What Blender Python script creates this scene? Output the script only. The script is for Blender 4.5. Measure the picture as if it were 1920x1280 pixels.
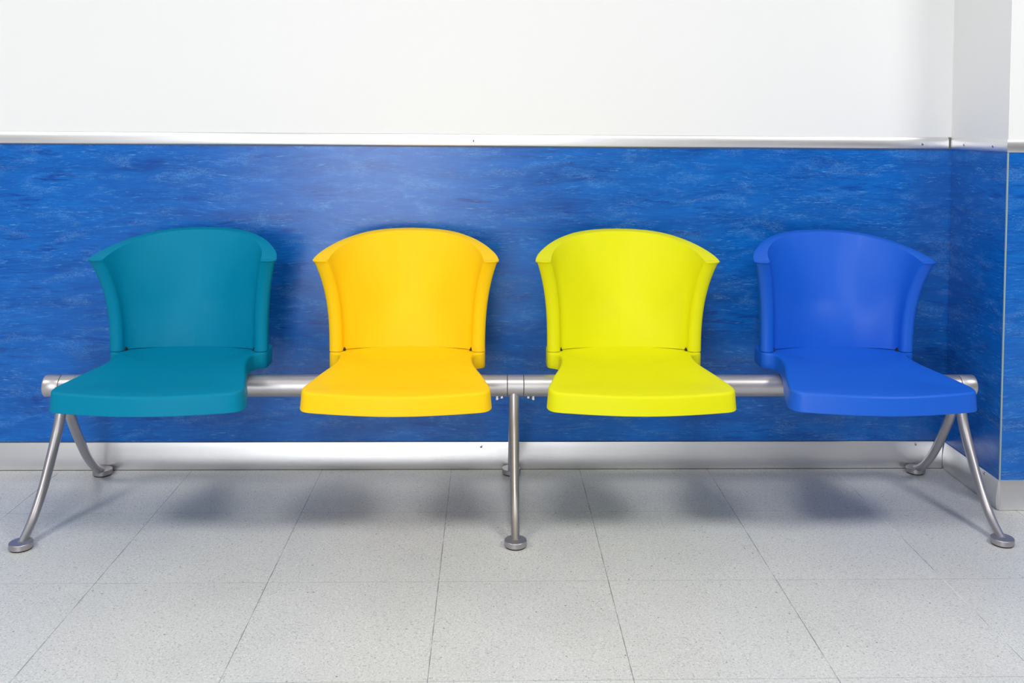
import bpy, bmesh, math
from mathutils import Vector, Matrix
for o in list(bpy.data.objects): bpy.data.objects.remove(o)
S = bpy.context.scene
COL = S.collection

# ---------------------------------------------------------------- camera
CAM = (0.0, -2.9297, 1.0802)
F_PX, PX, PY = 1783.96, 965.73, 296.26
cd = bpy.data.cameras.new('camera'); cam = bpy.data.objects.new('camera', cd); COL.objects.link(cam)
cd.sensor_fit = 'HORIZONTAL'; cd.sensor_width = 36.0; cd.lens = F_PX * 36.0 / 1920
cd.shift_x = (960 - PX) / 1920; cd.shift_y = (PY - 640) / 1920
cd.clip_start = 0.05; cd.clip_end = 100
yaw, pitch, roll = 0.02594, 0.03745, 0.00701
fw = Vector((math.sin(yaw)*math.cos(pitch), math.cos(yaw)*math.cos(pitch), -math.sin(pitch)))
rt = Vector((math.cos(yaw), -math.sin(yaw), 0)); up = rt.cross(fw)
r2 = rt*math.cos(roll) + up*math.sin(roll); u2 = up*math.cos(roll) - rt*math.sin(roll)
cam.matrix_world = Matrix(((r2.x, u2.x, -fw.x, CAM[0]), (r2.y, u2.y, -fw.y, CAM[1]), (r2.z, u2.z, -fw.z, CAM[2]), (0, 0, 0, 1)))
S.camera = cam

# ---------------------------------------------------------------- light, exposure
W = bpy.data.worlds.new('world'); S.world = W; W.use_nodes = True
W.node_tree.nodes['Background'].inputs[0].default_value = (0.93, 0.97, 1.0, 1)
W.node_tree.nodes['Background'].inputs[1].default_value = 0.6
S.view_settings.view_transform = 'Standard'; S.view_settings.look = 'None'
S.view_settings.exposure = -0.47; S.view_settings.gamma = 1.0; S.view_settings.use_curve_mapping = False
CEIL = 2.75
LAMPS = [(-2.45, -1.98, 47), (0.05, -1.98, 36), (2.12, -1.98, 52)]      # x, y, watts of the ceiling panels
WINDOW_W = 125
def area(name, loc, rot, sx, sy, watt, col=(1, 1, 1)):
    l = bpy.data.lights.new(name, 'AREA'); l.shape = 'RECTANGLE'; l.size = sx; l.size_y = sy
    l.energy = watt; l.color = col
    o = bpy.data.objects.new(name, l); o.location = loc; o.rotation_euler = rot; COL.objects.link(o); return o
for x, y, w in LAMPS:
    area('ceiling_lamp_light', (x, y, CEIL-0.03), (0, 0, 0), 0.56, 0.56, w, (1.0, 0.985, 0.97))
area('window_light', (-0.95, -5.40, 1.22), (math.radians(90), 0, 0), 1.3, 2.4, WINDOW_W, (0.96, 0.98, 1.0))

# ---------------------------------------------------------------- materials
def newmat(name):
    m = bpy.data.materials.new(name); m.use_nodes = True
    return m, m.node_tree, m.node_tree.nodes['Principled BSDF']
def N(nt, typ, **kw):
    n = nt.nodes.new(typ)
    for k, v in kw.items(): setattr(n, k, v)
    return n
def setin(n, **kw):
    for k, v in kw.items(): n.inputs[k.replace('_', ' ')].default_value = v
def lk(nt, a, b): nt.links.new(a, b)
def ramp(nt, src, stops, interp='LINEAR'):
    r = N(nt, 'ShaderNodeValToRGB'); r.color_ramp.interpolation = interp
    e = r.color_ramp.elements
    while len(e) < len(stops): e.new(0.5)
    for i, (p, c) in enumerate(stops):
        e[i].position = p; e[i].color = c if len(c) == 4 else (*c, 1)
    lk(nt, src, r.inputs[0]); return r.outputs[0]
def mix(nt, fac, a, b, mode='MIX'):
    m = N(nt, 'ShaderNodeMix', data_type='RGBA', blend_type=mode)
    for sock, v in ((m.inputs[0], fac), (m.inputs[6], a), (m.inputs[7], b)):
        if hasattr(v, 'links'): lk(nt, v, sock)
        else: sock.default_value = v if not isinstance(v, tuple) or len(v) == 4 else (*v, 1)
    return m.outputs[2]
def math_(nt, op, a, b=0.0, c=0.0):
    m = N(nt, 'ShaderNodeMath', operation=op)
    for i, v in enumerate((a, b, c)):
        if hasattr(v, 'links'): lk(nt, v, m.inputs[i])
        else: m.inputs[i].default_value = v
    return m.outputs[0]
def srgb(r, g, b):
    f = lambda v: (v/255/12.92 if v/255 <= .04045 else ((v/255+.055)/1.055)**2.4)
    return (f(r), f(g), f(b), 1)
def noise(nt, vec, scale, detail=4, rough=.5, dist=0):
    n = N(nt, 'ShaderNodeTexNoise'); lk(nt, vec, n.inputs['Vector'])
    setin(n, Scale=scale, Detail=detail, Roughness=rough, Distortion=dist); return n.outputs['Fac']
def geo_xyz(nt):
    g = N(nt, 'ShaderNodeNewGeometry'); s = N(nt, 'ShaderNodeSeparateXYZ'); lk(nt, g.outputs['Position'], s.inputs[0])
    return s.outputs
def comb(nt, x, y, z):
    c = N(nt, 'ShaderNodeCombineXYZ')
    for i, v in enumerate((x, y, z)):
        if hasattr(v, 'links'): lk(nt, v, c.inputs[i])
        else: c.inputs[i].default_value = v
    return c.outputs[0]

def linoleum():
    m, nt, b = newmat('blue_marbled_linoleum')
    x, y, z = geo_xyz(nt)
    h = math_(nt, 'ADD', x, math_(nt, 'MULTIPLY', y, 1.13))
    wob = noise(nt, comb(nt, math_(nt, 'MULTIPLY', h, 2.2), 0, math_(nt, 'MULTIPLY', z, 4.0)), 1.0, 3, .6)
    zz = math_(nt, 'ADD', z, math_(nt, 'MULTIPLY', wob, 0.055))
    def st(sx, sz, det, ro, dist=0.0, off=0.0):
        return noise(nt, comb(nt, math_(nt, 'MULTIPLY', h, sx), off, math_(nt, 'MULTIPLY', zz, sz)), 1.0, det, ro, dist)
    big = st(2.6, 17, 5, .66, .25)
    col = ramp(nt, big, [(.30, srgb(6, 74, 158)), (.45, srgb(8, 90, 178)), (.6, srgb(8, 99, 190)), (.78, srgb(14, 110, 200))])
    mid = st(14, 170, 4, .7, .3, 51.0)
    col = mix(nt, ramp(nt, mid, [(.46, (0, 0, 0)), (.75, (.5, .5, .5))]), col, srgb(20, 126, 210))
    dark = st(8, 85, 5, .68, .8, 3.7)
    dpat = ramp(nt, st(3, 11, 3, .6, .4, 61.0), [(.46, (.15, .15, .15)), (.62, (1, 1, 1))])
    col = mix(nt, math_(nt, 'MULTIPLY', ramp(nt, dark, [(.52, (0, 0, 0)), (.66, (.85, .85, .85))]), dpat), col, srgb(6, 54, 142))
    fine = st(30, 340, 5, .72, .8, 9.1)
    patch = st(5, 24, 4, .7, .6, 21.0)
    fleck = math_(nt, 'MULTIPLY', ramp(nt, fine, [(.56, (0, 0, 0)), (.66, (1, 1, 1))]), ramp(nt, patch, [(.44, (.10, .10, .10)), (.6, (1, 1, 1))]))
    col = mix(nt, math_(nt, 'MULTIPLY', fleck, .8), col, srgb(96, 170, 226))
    curl = st(34, 150, 4, .78, 2.6, 14.3)
    c2 = ramp(nt, curl, [(.482, (0, 0, 0)), (.5, (1, 1, 1)), (.518, (0, 0, 0))])
    p2 = ramp(nt, st(6, 20, 4, .65, .5, 33.0), [(.52, (0, 0, 0)), (.63, (1, 1, 1))])
    col = mix(nt, math_(nt, 'MULTIPLY', math_(nt, 'MULTIPLY', c2, p2), .75), col, srgb(140, 196, 236))
    lk(nt, col, b.inputs['Base Color'])
    setin(b, Roughness=.27); b.inputs['Specular IOR Level'].default_value = .42
    bp = N(nt, 'ShaderNodeBump'); setin(bp, Strength=.06, Distance=.002); lk(nt, fine, bp.inputs['Height'])
    lk(nt, bp.outputs[0], b.inputs['Normal'])
    return m

def floor_mat():
    m, nt, b = newmat('grey_terrazzo_vinyl_tile')
    x, y, z = geo_xyz(nt)
    pos = comb(nt, x, y, z)
    tx = math_(nt, 'DIVIDE', math_(nt, 'SUBTRACT', x, -.1155), .4)
    ty = math_(nt, 'DIVIDE', math_(nt, 'SUBTRACT', y, -.3267), .4)
    # tone of each tile
    wn = N(nt, 'ShaderNodeTexWhiteNoise', noise_dimensions='2D')
    lk(nt, comb(nt, math_(nt, 'FLOOR', tx), math_(nt, 'FLOOR', ty), 0), wn.inputs['Vector'])
    tone = math_(nt, 'MULTIPLY_ADD', wn.outputs['Value'], .035, .982)
    base = ramp(nt, noise(nt, pos, 190, 4, .75), [(.33, srgb(194, 195, 193)), (.5, srgb(214, 215, 213)), (.66, srgb(227, 227, 224))])
    cloud = noise(nt, pos, 3.5, 4, .6)
    base = mix(nt, 1.0, base, ramp(nt, cloud, [(.3, (.93, .93, .935)), (.7, (1, 1, 1))]), 'MULTIPLY')
    def specks(scale, thr, size, seed):
        v = N(nt, 'ShaderNodeTexVoronoi', voronoi_dimensions='2D'); lk(nt, comb(nt, math_(nt, 'ADD', x, seed), y, 0), v.inputs['Vector'])
        setin(v, Scale=scale, Randomness=1.0)
        sx = N(nt, 'ShaderNodeSeparateColor'); lk(nt, v.outputs['Color'], sx.inputs[0])
        a = math_(nt, 'LESS_THAN', v.outputs['Distance'], math_(nt, 'MULTIPLY', sx.outputs[1], size))
        return math_(nt, 'MULTIPLY', a, math_(nt, 'LESS_THAN', sx.outputs[0], thr))
    base = mix(nt, math_(nt, 'MULTIPLY', specks(260, .22, .5, 0), .45), base, srgb(120, 122, 122))
    base = mix(nt, math_(nt, 'MULTIPLY', specks(75, .035, .17, 5), .7), base, srgb(70, 70, 72))
    base = mix(nt, math_(nt, 'MULTIPLY', specks(230, .16, .5, 9), .6), base, srgb(236, 238, 236))
    base = mix(nt, 1.0, base, tone, 'MULTIPLY')
    # joints: thin, broken here and there, some filled pale
    def joint(t, other, seed):
        fr = math_(nt, 'ABSOLUTE', math_(nt, 'SUBTRACT', math_(nt, 'FRACT', math_(nt, 'ADD', t, .5)), .5))
        wv = noise(nt, comb(nt, math_(nt, 'MULTIPLY', other, 4.0), math_(nt, 'ADD', math_(nt, 'ROUND', t), seed), 0), 1.0, 5, .7)
        wd = math_(nt, 'MULTIPLY', ramp(nt, wv, [(.38, (.12, .12, .12)), (.56, (1, 1, 1))]), .0032)
        return math_(nt, 'LESS_THAN', fr, wd), wv
    jx, wx = joint(tx, ty, 2.0); jy, wy = joint(ty, tx, 40.0)
    pale = math_(nt, 'MULTIPLY', math_(nt, 'COMPARE', math_(nt, 'ROUND', tx), 3.0, .2), ramp(nt, noise(nt, comb(nt, 1.7, math_(nt, 'MULTIPLY', y, 3.2), 0), 1.0, 2, .5), [(.47, (0, 0, 0)), (.53, (1, 1, 1))]))
    jc = mix(nt, pale, srgb(108, 110, 110), srgb(235, 236, 235))
    base = mix(nt, math_(nt, 'MULTIPLY', jx, .72), base, jc)
    base = mix(nt, math_(nt, 'MULTIPLY', jy, .42), base, srgb(118, 120, 120))
    lk(nt, base, b.inputs['Base Color'])
    rr = ramp(nt, cloud, [(.3, (.30, .30, .30)), (.7, (.42, .42, .42))]); lk(nt, rr, b.inputs['Roughness'])
    return m

def plain(name, col, rough=.5, metal=0.0, spec=.5, grain=0.0, gscale=900, coat=0.0):
    m, nt, b = newmat(name)
    setin(b, Roughness=rough, Metallic=metal); b.inputs['Specular IOR Level'].default_value = spec
    tc = N(nt, 'ShaderNodeTexCoord'); n = noise(nt, tc.outputs['Object'], gscale, 2, .5)
    c = mix(nt, n, tuple(v*.975 for v in col[:3]), tuple(min(1, v*1.02) for v in col[:3]))
    lk(nt, c, b.inputs['Base Color'])
    if grain:
        bp = N(nt, 'ShaderNodeBump'); setin(bp, Strength=grain, Distance=.0004); lk(nt, n, bp.inputs['Height']); lk(nt, bp.outputs[0], b.inputs['Normal'])
    return m
def brushed(name, col, rough, axis='x', metal=1.0):
    m, nt, b = newmat(name); x, y, z = geo_xyz(nt)
    n = noise(nt, comb(nt, math_(nt, 'MULTIPLY', math_(nt, 'ADD', x, y), 3.0), 0, math_(nt, 'MULTIPLY', z, 900)), 1.0, 3, .6)
    lk(nt, mix(nt, n, tuple(v*.95 for v in col[:3]), tuple(min(1, v*1.03) for v in col[:3])), b.inputs['Base Color'])
    lk(nt, ramp(nt, n, [(.3, (rough-.04,)*3), (.7, (rough+.05,)*3)]), b.inputs['Roughness'])
    setin(b, Metallic=metal); return m

M_LINO = linoleum(); M_FLOOR = floor_mat()
M_WHITE = plain('white_wall_paint', (.845, .85, .848), .55, grain=.05, gscale=300)
M_CEIL = plain('ceiling_white', (.62, .62, .62), .8)
M_FAR = plain('grey_corridor_paint', (.24, .23, .235), .7)
M_RAIL = brushed('satin_aluminium', (.80, .795, .80), .40)
M_STEEL = plain('silver_powder_coat', (.50, .48, .49), .38, .8, grain=.1, gscale=1500)
M_STEELD = plain('silver_foot_coat', (.42, .40, .42), .42, .8, grain=.1, gscale=1500)
M_CHROME = plain('polished_steel', (.8, .8, .8), .15, 1.0)
M_RUBBER = plain('black_rubber', (.02, .02, .022), .6)
M_DARK = plain('dark_hollow', (.012, .012, .012), .8)
M_EDGE = plain('pale_edge_sealant', srgb(150, 170, 170), .5)
def plastic(name, c, spec=.22, rough=.47): return plain(name, c, rough, 0, spec, grain=.25, gscale=1400)
M_TEAL = plastic('teal_plastic', srgb(0, 128, 162), .10); M_YEL = plastic('golden_yellow_plastic', srgb(255, 206, 20), .15)
M_LIME = plastic('lime_yellow_plastic', srgb(226, 225, 18), .15); M_BLUE = plastic('royal_blue_plastic', srgb(22, 94, 206), .30, .42)

# ---------------------------------------------------------------- mesh helpers
def obj(name, bm, mat, parent=None, smooth=True, angle=35):
    me = bpy.data.meshes.new(name); bmesh.ops.recalc_face_normals(bm, faces=bm.faces[:]); bm.to_mesh(me); bm.free()
    for m in (mat if isinstance(mat, (list, tuple)) else [mat]): me.materials.append(m)
    if smooth:
        for p in me.polygons: p.use_smooth = True
        try: me.set_sharp_from_angle(angle=math.radians(angle))
        except Exception: pass
    o = bpy.data.objects.new(name, me); COL.objects.link(o)
    if parent: o.parent = parent
    return o
def struct(o): o['kind'] = 'structure'; return o
def box(bm, a, b, mi=0):
    vs = [bm.verts.new((x, y, z)) for z in (a[2], b[2]) for y in (a[1], b[1]) for x in (a[0], b[0])]
    for f in ((0, 1, 3, 2), (4, 6, 7, 5), (0, 4, 5, 1), (2, 3, 7, 6), (0, 2, 6, 4), (1, 5, 7, 3)):
        fc = bm.faces.new([vs[i] for i in f]); fc.material_index = mi
def lathe(bm, prof, center, axis='Z', n=48):
    """prof: list of (radius, height) along the axis"""
    rings = []
    for r, h in prof:
        ring = []
        for i in range(n):
            a = 2*math.pi*i/n; c, s = math.cos(a)*r, math.sin(a)*r
            v = {'Z': (c, s, h), 'X': (h, c, s), 'Y': (c, h, s)}[axis]
            ring.append(bm.verts.new((center[0]+v[0], center[1]+v[1], center[2]+v[2])))
        rings.append(ring)
    for A, B in zip(rings, rings[1:]):
        for i in range(n): bm.faces.new((A[i], A[(i+1) % n], B[(i+1) % n], B[i]))
    bm.faces.new(rings[0]); bm.faces.new(rings[-1][::-1])
def catmull(P, n, closed=False):
    P = [Vector(p) for p in P]; out = []
    m = len(P); seg = m if closed else m-1
    for i in range(seg):
        g = lambda k: P[k % m] if closed else (P[k] if 0 <= k < m else (2*P[0]-P[1] if k < 0 else 2*P[-1]-P[-2]))
        p0, p1, p2, p3 = g(i-1), g(i), g(i+1), g(i+2)
        for j in range(n):
            t = j/n
            out.append(.5*((2*p1)+(p2-p0)*t+(2*p0-5*p1+4*p2-p3)*t*t+(3*p1-p0-3*p2+p3)*t**3))
    if not closed: out.append(P[-1].copy())
    return out
def resample(P, n):
    L = [0]
    for a, b in zip(P, P[1:]): L.append(L[-1]+(b-a).length)
    out = []; k = 0
    for i in range(n+1):
        d = L[-1]*i/n
        while k < len(P)-2 and L[k+1] < d: k += 1
        t = (d-L[k])/max(1e-9, L[k+1]-L[k]); out.append(P[k].lerp(P[k+1], min(1, t)))
    return out
def tube(bm, path, radii, n=32, side=Vector((1, 0, 0))):
    rings = []
    for i, p in enumerate(path):
        t = (path[min(i+1, len(path)-1)]-path[max(i-1, 0)]).normalized()
        u = side; v = t.cross(u).normalized(); r = radii[i]
        rings.append([bm.verts.new(p+u*math.cos(2*math.pi*k/n)*r+v*math.sin(2*math.pi*k/n)*r) for k in range(n)])
    for A, B in zip(rings, rings[1:]):
        for i in range(n): bm.faces.new((A[i], A[(i+1) % n], B[(i+1) % n], B[i]))
    bm.faces.new(rings[0]); bm.faces.new(rings[-1][::-1])

# ---------------------------------------------------------------- the room
X0, X1, YB = -3.4, 3.4, -5.5
ZB, ZR = 0.0857, 1.0065           # top of the skirting, bottom of the rail
XC, YP = 1.4356, -0.3274          # corner of the pier that stands out on the right
ZSPLIT = 1.02
bm = bmesh.new(); box(bm, (X0-.1, YB-.1, -.1), (X1+.1, .25, 0)); struct(obj('floor', bm, M_FLOOR, smooth=False))
bm = bmesh.new(); box(bm, (X0-.1, YB-.1, CEIL), (X1+.1, .25, CEIL+.1)); struct(obj('ceiling', bm, M_CEIL, smooth=False))
bm = bmesh.new(); box(bm, (X0, 0, 0), (XC, .2, ZSPLIT), 1); box(bm, (X0, 0, ZSPLIT), (XC, .2, CEIL), 0)
struct(obj('wall_back', bm, [M_WHITE, M_LINO], smooth=False))
bm = bmesh.new(); box(bm, (XC, YP, 0), (X1, .2, ZSPLIT), 1); box(bm, (XC, YP, ZSPLIT), (X1, .2, CEIL), 0)
struct(obj('wall_right_pier', bm, [M_WHITE, M_LINO], smooth=False))
bm = bmesh.new(); box(bm, (X0-.1, YB, 0), (X0, .2, CEIL)); struct(obj('wall_left', bm, M_FAR, smooth=False))
bm = bmesh.new(); box(bm, (X1, YB, 0), (X1+.1, .2, CEIL)); struct(obj('wall_right', bm, M_FAR, smooth=False))
bm = bmesh.new(); box(bm, (X0-.1, YB-.1, 0), (X1+.1, YB, CEIL)); struct(obj('wall_front', bm, M_FAR, smooth=False))
# thin pale joint strips: inside corner and outer arris of the linoleum
bm = bmesh.new(); box(bm, (XC-.0025, -.0025, ZB), (XC, 0, ZR)); struct(obj('trim_1', bm, M_LINO, smooth=False))
bm = bmesh.new(); box(bm, (XC-.0015, YP-.0015, ZB), (XC+.0022, YP+.0022, ZR)); struct(obj('trim_2', bm, M_EDGE, smooth=False))

RAILP = [(0, 1.0065), (.006, 1.0062), (.0105, 1.0085), (.0135, 1.014), (.0148, 1.022), (.0138, 1.030), (.0105, 1.037), (.006, 1.0420), (.003, 1.0435), (0, 1.0435)]
BASEP = [(0, .0857), (.0035, .0857), (.0048, .0842), (.0090, .072), (.0130, .056), (.0158, .042), (.0168, .030), (.0158, .019), (.0128, .009), (.0085, .0012), (0, .0012)]
RAILP = [(a*.44, b) for a, b in RAILP]; BASEP = [(a*.52, b) for a, b in BASEP]      # shallow bulge
def sweep(name, prof, path, mat):
    """prof (out, z); path of (x, y) with room on the left-hand normal (dx,dy)->(dy,-dx)"""
    bm = bmesh.new(); rings = []; P = [Vector(p) for p in path]
    pr = [prof[0]]+[tuple(v) for v in catmull([Vector((a, b)) for a, b in prof[1:-1]], 5)]+[prof[-1]]
    for i, p in enumerate(P):
        d0 = (P[i]-P[i-1]).normalized() if i else (P[1]-P[0]).normalized()
        d1 = (P[i+1]-P[i]).normalized() if i < len(P)-1 else d0
        n0, n1 = Vector((d0.y, -d0.x)), Vector((d1.y, -d1.x)); n = (n0+n1).normalized(); n /= max(.3, n.dot(n0))
        rings.append([bm.verts.new((p.x+n.x*a, p.y+n.y*a, z)) for a, z in pr])
    k = len(pr)
    for A, B in zip(rings, rings[1:]):
        for i in range(k): bm.faces.new((A[i], A[(i+1) % k], B[(i+1) % k], B[i]))
    bm.faces.new(rings[0]); bm.faces.new(rings[-1][::-1])
    return struct(obj(name, bm, mat, angle=30))
sweep('trim_3', RAILP, [(X0, 0), (XC-.0105, 0)], M_RAIL)
bm = bmesh.new(); box(bm, (XC-.0104, -.0035, 1.0068), (XC-.0005, 0, 1.043)); struct(obj('trim_8', bm, plain('joint_filler', srgb(112, 108, 106), .7), smooth=False))
sweep('trim_4', RAILP, [(XC, -.0045), (XC, YP), (XC+.004, YP)], M_RAIL)
sweep('trim_5', RAILP, [(XC+.004, YP), (X1, YP)], M_RAIL)
sweep('baseboard_back', BASEP, [(X0, 0), (XC-.004, 0)], M_RAIL)
sweep('baseboard_pier_side', BASEP, [(XC, -.0105), (XC, YP)], M_RAIL)
sweep('baseboard_pier_front', BASEP, [(XC-.0002, YP), (X1, YP)], M_RAIL)
bm = bmesh.new(); box(bm, (X0, -.0050, 0), (XC-.0055, 0, .0013)); struct(obj('trim_9', bm, plain('floor_joint', srgb(58, 52, 56), .8), smooth=False))
# thin dark bead under the sheet, above the skirting and below the rail
for nm, z in (('trim_6', ZB+.0005), ('trim_7', ZR-.003)):
    bm = bmesh.new(); box(bm, (X0, -.002, z), (XC, 0, z+.002)); struct(obj(nm, bm, plain('bead_'+nm, srgb(70, 84, 104), .6), smooth=False))

def screw(parent_name, label, loc, axis):
    bm = bmesh.new(); s = -1
    lathe(bm, [(.0001, .0), (.0042, .0), (.0042, -.0008), (.0032, -.0020), (.0012, -.0024)] if axis == 'Y' else [(.0001, .0), (.0042, .0), (.0042, -.0008), (.0032, -.0020), (.0012, -.0024)], loc, axis, 20)
    o = obj('screw', bm, M_CHROME); o['label'] = label; o['category'] = 'screw'; o['group'] = 'screws in the metal wall trim'
    bm = bmesh.new(); a = (.0022, .0005)
    for w, h in (a, a[::-1]):
        if axis == 'Y': box(bm, (loc[0]-w, loc[1]-.0027, loc[2]-h), (loc[0]+w, loc[1]-.0018, loc[2]+h))
        else: box(bm, (loc[0]-.0027, loc[1]-w, loc[2]-h), (loc[0]-.0018, loc[1]+w, loc[2]+h))
    obj('screw_slot', bm, M_DARK, o, smooth=False)
    return o
screw('r', 'tiny screw in the silver wall rail above the gap between the two middle chairs', (-.0534, -.0064, 1.0225), 'Y')
screw('r', 'tiny screw in the back wall rail just left of the room corner', (1.342, -.0064, 1.0215), 'Y')
screw('r', 'tiny screw in the short rail on the recess side wall, nearer the inside corner', (XC-.0064, -.0943, 1.0225), 'X')
screw('r', 'tiny screw in the short rail on the recess side wall, nearer the outer edge', (XC-.0064, -.2597, 1.0225), 'X')
screw('b', 'tiny screw in the back wall skirting just left of the middle bench leg', (-.0234, -.0052, .0725), 'Y')
screw('b', 'tiny screw in the back wall skirting beside the right rear bench leg', (1.3434, -.0042, .0775), 'Y')
screw('b', 'tiny screw in the dark skirting of the recess side wall', (XC-.0042, -.2558, .0775), 'X')

# ceiling lamps and the window behind the camera
bm = bmesh.new()
for a, b in (((-1.66, 0.02), (-1.60, 2.50)), ((-.30, 0.02), (-.24, 2.50)), ((-1.60, 2.42), (-.30, 2.50)), ((-1.60, 0.02), (-.30, .06))):
    box(bm, (a[0], YB, a[1]), (b[0], YB+.05, b[1]))
win = struct(obj('window_1', bm, M_RAIL, smooth=False))
bm = bmesh.new(); box(bm, (-1.60, YB+.005, .06), (-.30, YB+.02, 2.42)); obj('pane', bm, plain('frosted_glass', (.75, .78, .8), .3), win, smooth=False)
for x, y, w in LAMPS:
    bm = bmesh.new(); box(bm, (x-.30, y-.30, CEIL-.022), (x+.30, y+.30, CEIL))
    o = obj('ceiling_light', bm, M_CEIL, smooth=False); o['label'] = 'square white ceiling light panel, ' + ('left' if x < -1 else 'right' if x > 1 else 'middle') + ' of the row of three'; o['category'] = 'ceiling light'; o['group'] = 'ceiling light panels'

# ---------------------------------------------------------------- chairs
def mirror_half(h):           # half curve from the middle (x=0) to the right tip -> full curve left tip to right tip
    return [Vector((-p.x, p.y)) for p in h[::-1]] + h[1:]
NT = 44
def halfcurve(P): return resample(catmull([(a, b) for a, b in P], 12), NT)
TOP_O = halfcurve([(0, -.077), (.05, -.081), (.092, -.090), (.13, -.106), (.16, -.127), (.19, -.156), (.215, -.190), (.234, -.224), (.246, -.253), (.253, -.280), (.255, -.296)])
TOP_I = halfcurve([(0, -.096), (.05, -.100), (.103, -.116), (.130, -.132), (.154, -.153), (.176, -.180), (.194, -.212), (.205, -.240), (.212, -.270), (.215, -.298)])
BOT_O = halfcurve([(0, -.160), (.08, -.164), (.15, -.174), (.19, -.185), (.211, -.200), (.2195, -.220), (.2205, -.240)])
BOT_I = halfcurve([(0, -.190), (.07, -.194), (.13, -.206), (.160, -.215), (.174, -.222), (.181, -.231), (.183, -.240)])
ZREAR = .430
def back_section(s, lip=0.0, inset=0.0):
    g = s**2.6
    hm = 1.10*s - .10*s*s - .075*math.sin(math.pi*min(1, s/.40))*1.0
    out, inn = [], []
    for k in range(NT+1):
        t = k/NT; w = math.cos(min(1, t*1.15)*math.pi/2)**1.0
        gy = hm*w+g*(1-w)
        gx = g
        o = Vector((BOT_O[k].x*(1-gx)+TOP_O[k].x*gx, BOT_O[k].y*(1-gy)+TOP_O[k].y*gy))
        i = Vector((BOT_I[k].x*(1-gx)+TOP_I[k].x*gx, BOT_I[k].y*(1-gy)+TOP_I[k].y*gy))
        out.append(o); inn.append(i)
    # rounded nose
    a, b = out[-1], inn[-1]; mid = (a+b)/2; hv = (a-b)/2; fwd = Vector((hv.y, -hv.x)).normalized()
    if fwd.y > 0: fwd = -fwd
    dep = .0145
    for j in range(1, 8):
        an = j/8*math.pi/2
        out.append(mid+hv*math.cos(an)+fwd*dep*math.sin(an)); inn.append(mid-hv*math.cos(an)+fwd*dep*math.sin(an))
    d = lip-inset
    if d:
        o2, i2 = [], []
        for k in range(len(out)):
            ax = (out[k]-inn[k]); ax = ax.normalized() if ax.length > 1e-4 else Vector((0, 0))
            f = max(0, (k-NT)/7)
            lipo = d if inset or lip else 0
            # the lip only overhangs around the front noses
            wgt = 1.0 if inset else max(0.0, min(1.0, (k/NT-.55)/.35))
            o2.append(out[k]+ax*lipo*wgt*(1-f)+fwd*lipo*wgt*f); i2.append(inn[k]-ax*lipo*wgt*(1-f)*(.0 if not inset else 1)+fwd*lipo*wgt*f)
        out, inn = o2, i2
    z = []
    for k in range(len(out)):
        yt = TOP_O[min(k, NT)].y; yi = TOP_I[min(k, NT)].y
        if k > NT: yt = yi = (TOP_O[-1].y+TOP_I[-1].y)/2
        f = .5 if k > NT else 0
        z.append((.696+.30*(yt+.30), .696+.30*(yi+.30)))
    return out, inn, z
def backrest_bm():
    bm = bmesh.new(); rings = []
    levels = [(0, 0, 0, 0)]+[(i/26*.975, 0, 0, 0) for i in range(1, 27)]
    levels += [(.978, .003, 0, 0), (.985, .0038, 0, 0), (.994, .0035, 0, 0), (.9985, .001, .0, 0), (1.0, 0, .0015, 0)]
    for s, lip, ins, _ in levels:
        out, inn, zz = back_section(s, lip, ins)
        O = [Vector((p.x, p.y, ZREAR+(zz[k][0]-ZREAR)*s)) for k, p in enumerate(out)]
        I = [Vector((p.x, p.y, ZREAR+(zz[k][1]-ZREAR)*s)) for k, p in enumerate(inn)]
        mo = [Vector((-p.x, p.y, p.z)) for p in O[::-1]]+O[1:]
        mi = [Vector((-p.x, p.y, p.z)) for p in I[::-1]]+I[1:]
        rings.append(([bm.verts.new(v) for v in mo], [bm.verts.new(v) for v in mi]))
    n = len(rings[0][0])
    for (A, a), (B, b) in zip(rings, rings[1:]):
        for i in range(n-1):
            bm.faces.new((A[i], A[i+1], B[i+1], B[i])); bm.faces.new((a[i+1], a[i], b[i], b[i+1]))
        bm.faces.new((a[0], A[0], B[0], b[0])); bm.faces.new((A[-1], a[-1], b[-1], B[-1]))
    for A, a in (rings[0], rings[-1]):
        for i in range(n-1): bm.faces.new((A[i], a[i], a[i+1], A[i+1]))
    return bm

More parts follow.
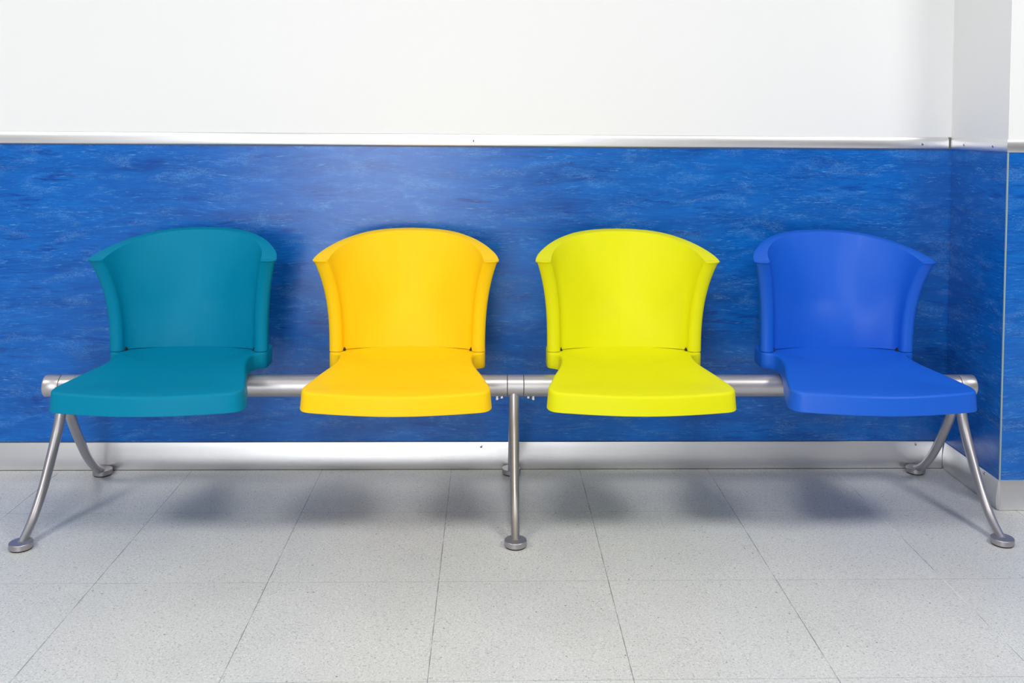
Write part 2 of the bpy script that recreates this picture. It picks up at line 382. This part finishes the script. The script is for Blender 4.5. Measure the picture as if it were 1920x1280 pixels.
SEAT = [(.0, -.1500), (.10, -.1500), (.17, -.1520), (.203, -.158), (.2165, -.170), (.2205, -.190), (.2205, -.232), (.2185, -.247), (.2110, -.2565), (.2005, -.2625), (.1905, -.2720), (.1862, -.288), (.1855, -.312),
        (.1882, -.342), (.1935, -.374), (.2025, -.410), (.2140, -.452), (.2245, -.498), (.2325, -.532), (.2360, -.553), (.2345, -.5720), (.2260, -.5880), (.2100, -.5970), (.18, -.6045), (.14, -.6130), (.09, -.6215), (.045, -.6265), (0, -.6285)]
def seat_z(y): return .4125+.052*(y+.569)
def seat_bm():
    half = catmull(SEAT, 4)
    loop = half + [Vector((-p.x, p.y)) for p in half[-2:0:-1]]
    n = len(loop)
    nor = []
    for i in range(n):
        d = (loop[(i+1) % n]-loop[i-1]).normalized(); nn = Vector((-d.y, d.x))
        nor.append(nn)
    c = Vector((0, -.37))
    if (loop[n//4]-c).dot(nor[n//4]) < 0: nor = [-v for v in nor]
    def zb(y):      # bottom of the skirt
        if y < -.50: return .3615
        if y < -.28: return .3615+(y+.50)/.22*.0215
        return .383
    bm = bmesh.new(); rings = []
    flw = lambda y: max(0.0, min(1.0, (-.30-y)/.12))
    def ring(off, zf, fl=0.0):
        rings.append([bm.verts.new((p.x+nor[i].x*(off+fl*flw(p.y)), p.y+nor[i].y*(off+fl*flw(p.y)), zf(p.y))) for i, p in enumerate(loop)])
    FL = .0035                      # the skirt flares outwards towards its rim
    # inside of the shell
    ring(-.010, lambda y: seat_z(y)-.010)
    ring(-.004, lambda y: zb(y)+.001, FL)
    ring(-.001, lambda y: zb(y), FL)
    ring(0, lambda y: zb(y)+.0015, FL)
    ring(0, lambda y: zb(y)*.5+seat_z(y)*.5-.003, FL*.45)
    ring(0, lambda y: seat_z(y)-.0075)
    for a in (20, 40, 60, 80, 90):
        r = math.radians(a); ring(-.0075*(1-math.cos(r)), lambda y: seat_z(y)-.0075+.0075*math.sin(r))
    # top surface, rings shrinking to the middle with a shallow dish
    last = rings[-1]; base = [v.co.copy() for v in last]
    def inner(f, under=0.0):
        out = []
        for b in base:
            x = c.x+(b.x-c.x)*f; y = c.y+(b.y-c.y)*f
            q = 1-f
            out.append(bm.verts.new((x, y, seat_z(y)-.010*(1-math.cos(min(1, q*1.6)*math.pi))*.5-under)))
        return out
    tops = [inner(f) for f in (.96, .9, .8, .68, .55, .4, .25, .1)]
    seq = rings+tops
    for A, B in zip(seq, seq[1:]):
        for i in range(n): bm.faces.new((A[i], A[(i+1) % n], B[(i+1) % n], B[i]))
    bm.faces.new(tops[-1])
    # underside
    und = [rings[0]]
    for f in (.8, .5, .15):
        o = []
        for v in rings[0]:
            x = c.x+(v.co.x-c.x)*f; y = c.y+(v.co.y-c.y)*f; o.append(bm.verts.new((x, y, seat_z(y)-.016)))
        und.append(o)
    for A, B in zip(und, und[1:]):
        for i in range(n): bm.faces.new((A[i], B[i], B[(i+1) % n], A[(i+1) % n]))
    bm.faces.new(und[-1][::-1])
    return bm

BX = .0758                    # middle of the bench
BEAM_Y, BEAM_Z, BEAM_R = -.29, .344, .0300
def chair(x, mat, label):
    t = bpy.data.objects.new('chair', None); COL.objects.link(t); t.location = (x, BEAM_Y, BEAM_Z+BEAM_R)
    t['label'] = label; t['category'] = 'chair'; t['group'] = 'plastic chairs on the beam bench'
    off = Vector((0, -BEAM_Y, -(BEAM_Z+BEAM_R)))
    def sub(name, bm, m, p=t, ang=35):
        bmesh.ops.translate(bm, verts=bm.verts[:], vec=off); return obj(name, bm, m, p, angle=ang)
    sub('seat', seat_bm(), mat)
    b = sub('backrest', backrest_bm(), mat, ang=40)
    for s in (-1, 1):         # little dark gaps where back panel, post and seat meet
        bm = bmesh.new(); X = s*.1795
        v = [bm.verts.new(q) for q in ((X-.0036, -.2375, ZREAR-.0005), (X+.0036, -.2375, ZREAR-.0005), (X, -.2350, ZREAR+.0075), (X-.0036, -.222, ZREAR-.0005), (X+.0036, -.222, ZREAR-.0005), (X, -.222, ZREAR+.0075))]
        for f in ((0, 1, 2), (5, 4, 3), (0, 3, 4, 1), (1, 4, 5, 2), (2, 5, 3, 0)): bm.faces.new([v[i] for i in f])
        sub('corner_gap', bm, M_DARK, b)
    bm = bmesh.new()          # saddle that carries the shell on the beam
    box(bm, (-.085, BEAM_Y-.036, BEAM_Z+BEAM_R+.0004), (.085, BEAM_Y+.036, .4085)); 
    sub('mounting_bracket', bm, M_DARK)
    return t
chair(-.848, M_TEAL, 'teal plastic chair at the left end of the bench')
chair(-.2325, M_YEL, 'golden yellow plastic chair, second from left on the bench')
chair(.3855, M_LIME, 'lime yellow-green plastic chair right of the middle bench leg')
chair(.999, M_BLUE, 'royal blue plastic chair at the right end of the bench by the corner')

# ---------------------------------------------------------------- the beam frame
fr = bpy.data.objects.new('bench_frame', None); COL.objects.link(fr); fr.location = (BX, BEAM_Y, 0)
fr['label'] = 'long silver tubular bench frame with curved legs carrying the four coloured chairs'; fr['category'] = 'bench frame'
def fpart(name, bm, m, parent=None, ang=35):
    bmesh.ops.translate(bm, verts=bm.verts[:], vec=(-BX, -BEAM_Y, 0)); return obj(name, bm, m, parent or fr, angle=ang)
def cyl(x0, x1, r, ch=.0012):
    bm = bmesh.new(); lathe(bm, [(r-.003, x0), (r-ch, x0), (r, x0+ch), (r, x1-ch), (r-ch, x1), (r-.003, x1)], (0, BEAM_Y, BEAM_Z), 'X', 64); return bm
HX = (-1.1615, .0738, 1.3095)
HW = .0195, .0222, .0195
fpart('beam', cyl(HX[0]+HW[0], HX[1]-HW[1]-.0013, BEAM_R, .0009), M_STEEL); fpart('beam', cyl(HX[1]+HW[1]+.0013, HX[2]-HW[2], BEAM_R, .0009), M_STEEL)
LEG = [(.008, .345), (.0165, .300), (.034, .252), (.060, .208), (.094, .158), (.137, .101), (.185, .053), (.222, .027), (.252, .0115)]
for hx, hw, lx in zip(HX, HW, (-1.1750, .0700, 1.3290)):
    j = cyl(hx-hw-.004, hx+hw+.004, BEAM_R-.0015, .0005); fpart('joint_ring', j, M_DARK)
    fpart('leg_hub', cyl(hx-hw, hx+hw, BEAM_R, .0009), M_STEEL)
    for s in (-1, 1):
        path = resample(catmull([(lx, BEAM_Y+s*a, z) for a, z in LEG], 8), 40)
        rad = [.0146-.0040*(i/40)**1.2 for i in range(41)]
        bm = bmesh.new(); tube(bm, path, rad); leg = fpart('leg', bm, M_STEEL)
        fy = BEAM_Y+s*(.252)
        bm = bmesh.new(); lathe(bm, [(.020, .0035), (.0275, .0035), (.0285, .0045), (.0285, .0165), (.0275, .0178), (.004, .0182)], (lx, fy, 0), 'Z', 56); fpart('foot', bm, M_STEELD, leg)
        bm = bmesh.new(); lathe(bm, [(.018, 0), (.0255, 0), (.0255, .0036), (.018, .0036)], (lx, fy, 0), 'Z', 48); fpart('rubber_pad', bm, M_RUBBER, leg)
for s, x in ((-1, HX[0]-HW[0]-.0013), (1, HX[2]+HW[2]+.0013)):
    pr = [(BEAM_R-.004, 0), (BEAM_R-.0009, 0), (BEAM_R, .0009)]+[(BEAM_R, .040)]+[(BEAM_R-.0045*(1-math.cos(a)), .040+.0045*math.sin(a)) for a in (.3, .6, .9, 1.2, 1.5)]+[(.010, .0455)]
    bm = bmesh.new(); lathe(bm, [(r, s*h) for r, h in pr], (x, BEAM_Y, BEAM_Z), 'X', 64); fpart('end_cap', bm, M_STEEL, ang=50)
for x, dy in ((.0227, 0), (.0361, .014), (.1106, .014), (.124, 0), (-1.2057, 0), (1.356, 0)):
    bm = bmesh.new(); lathe(bm, [(.0062, .3075), (.0062, .3120), (.0050, .3125), (.0050, .322)], (x, BEAM_Y+dy-.006, 0), 'Z', 6)
    lathe(bm, [(.0035, .3050), (.0040, .3058), (.0040, .3080)], (x, BEAM_Y+dy-.006, 0), 'Z', 20); fpart('bolt', bm, M_CHROME, ang=30)
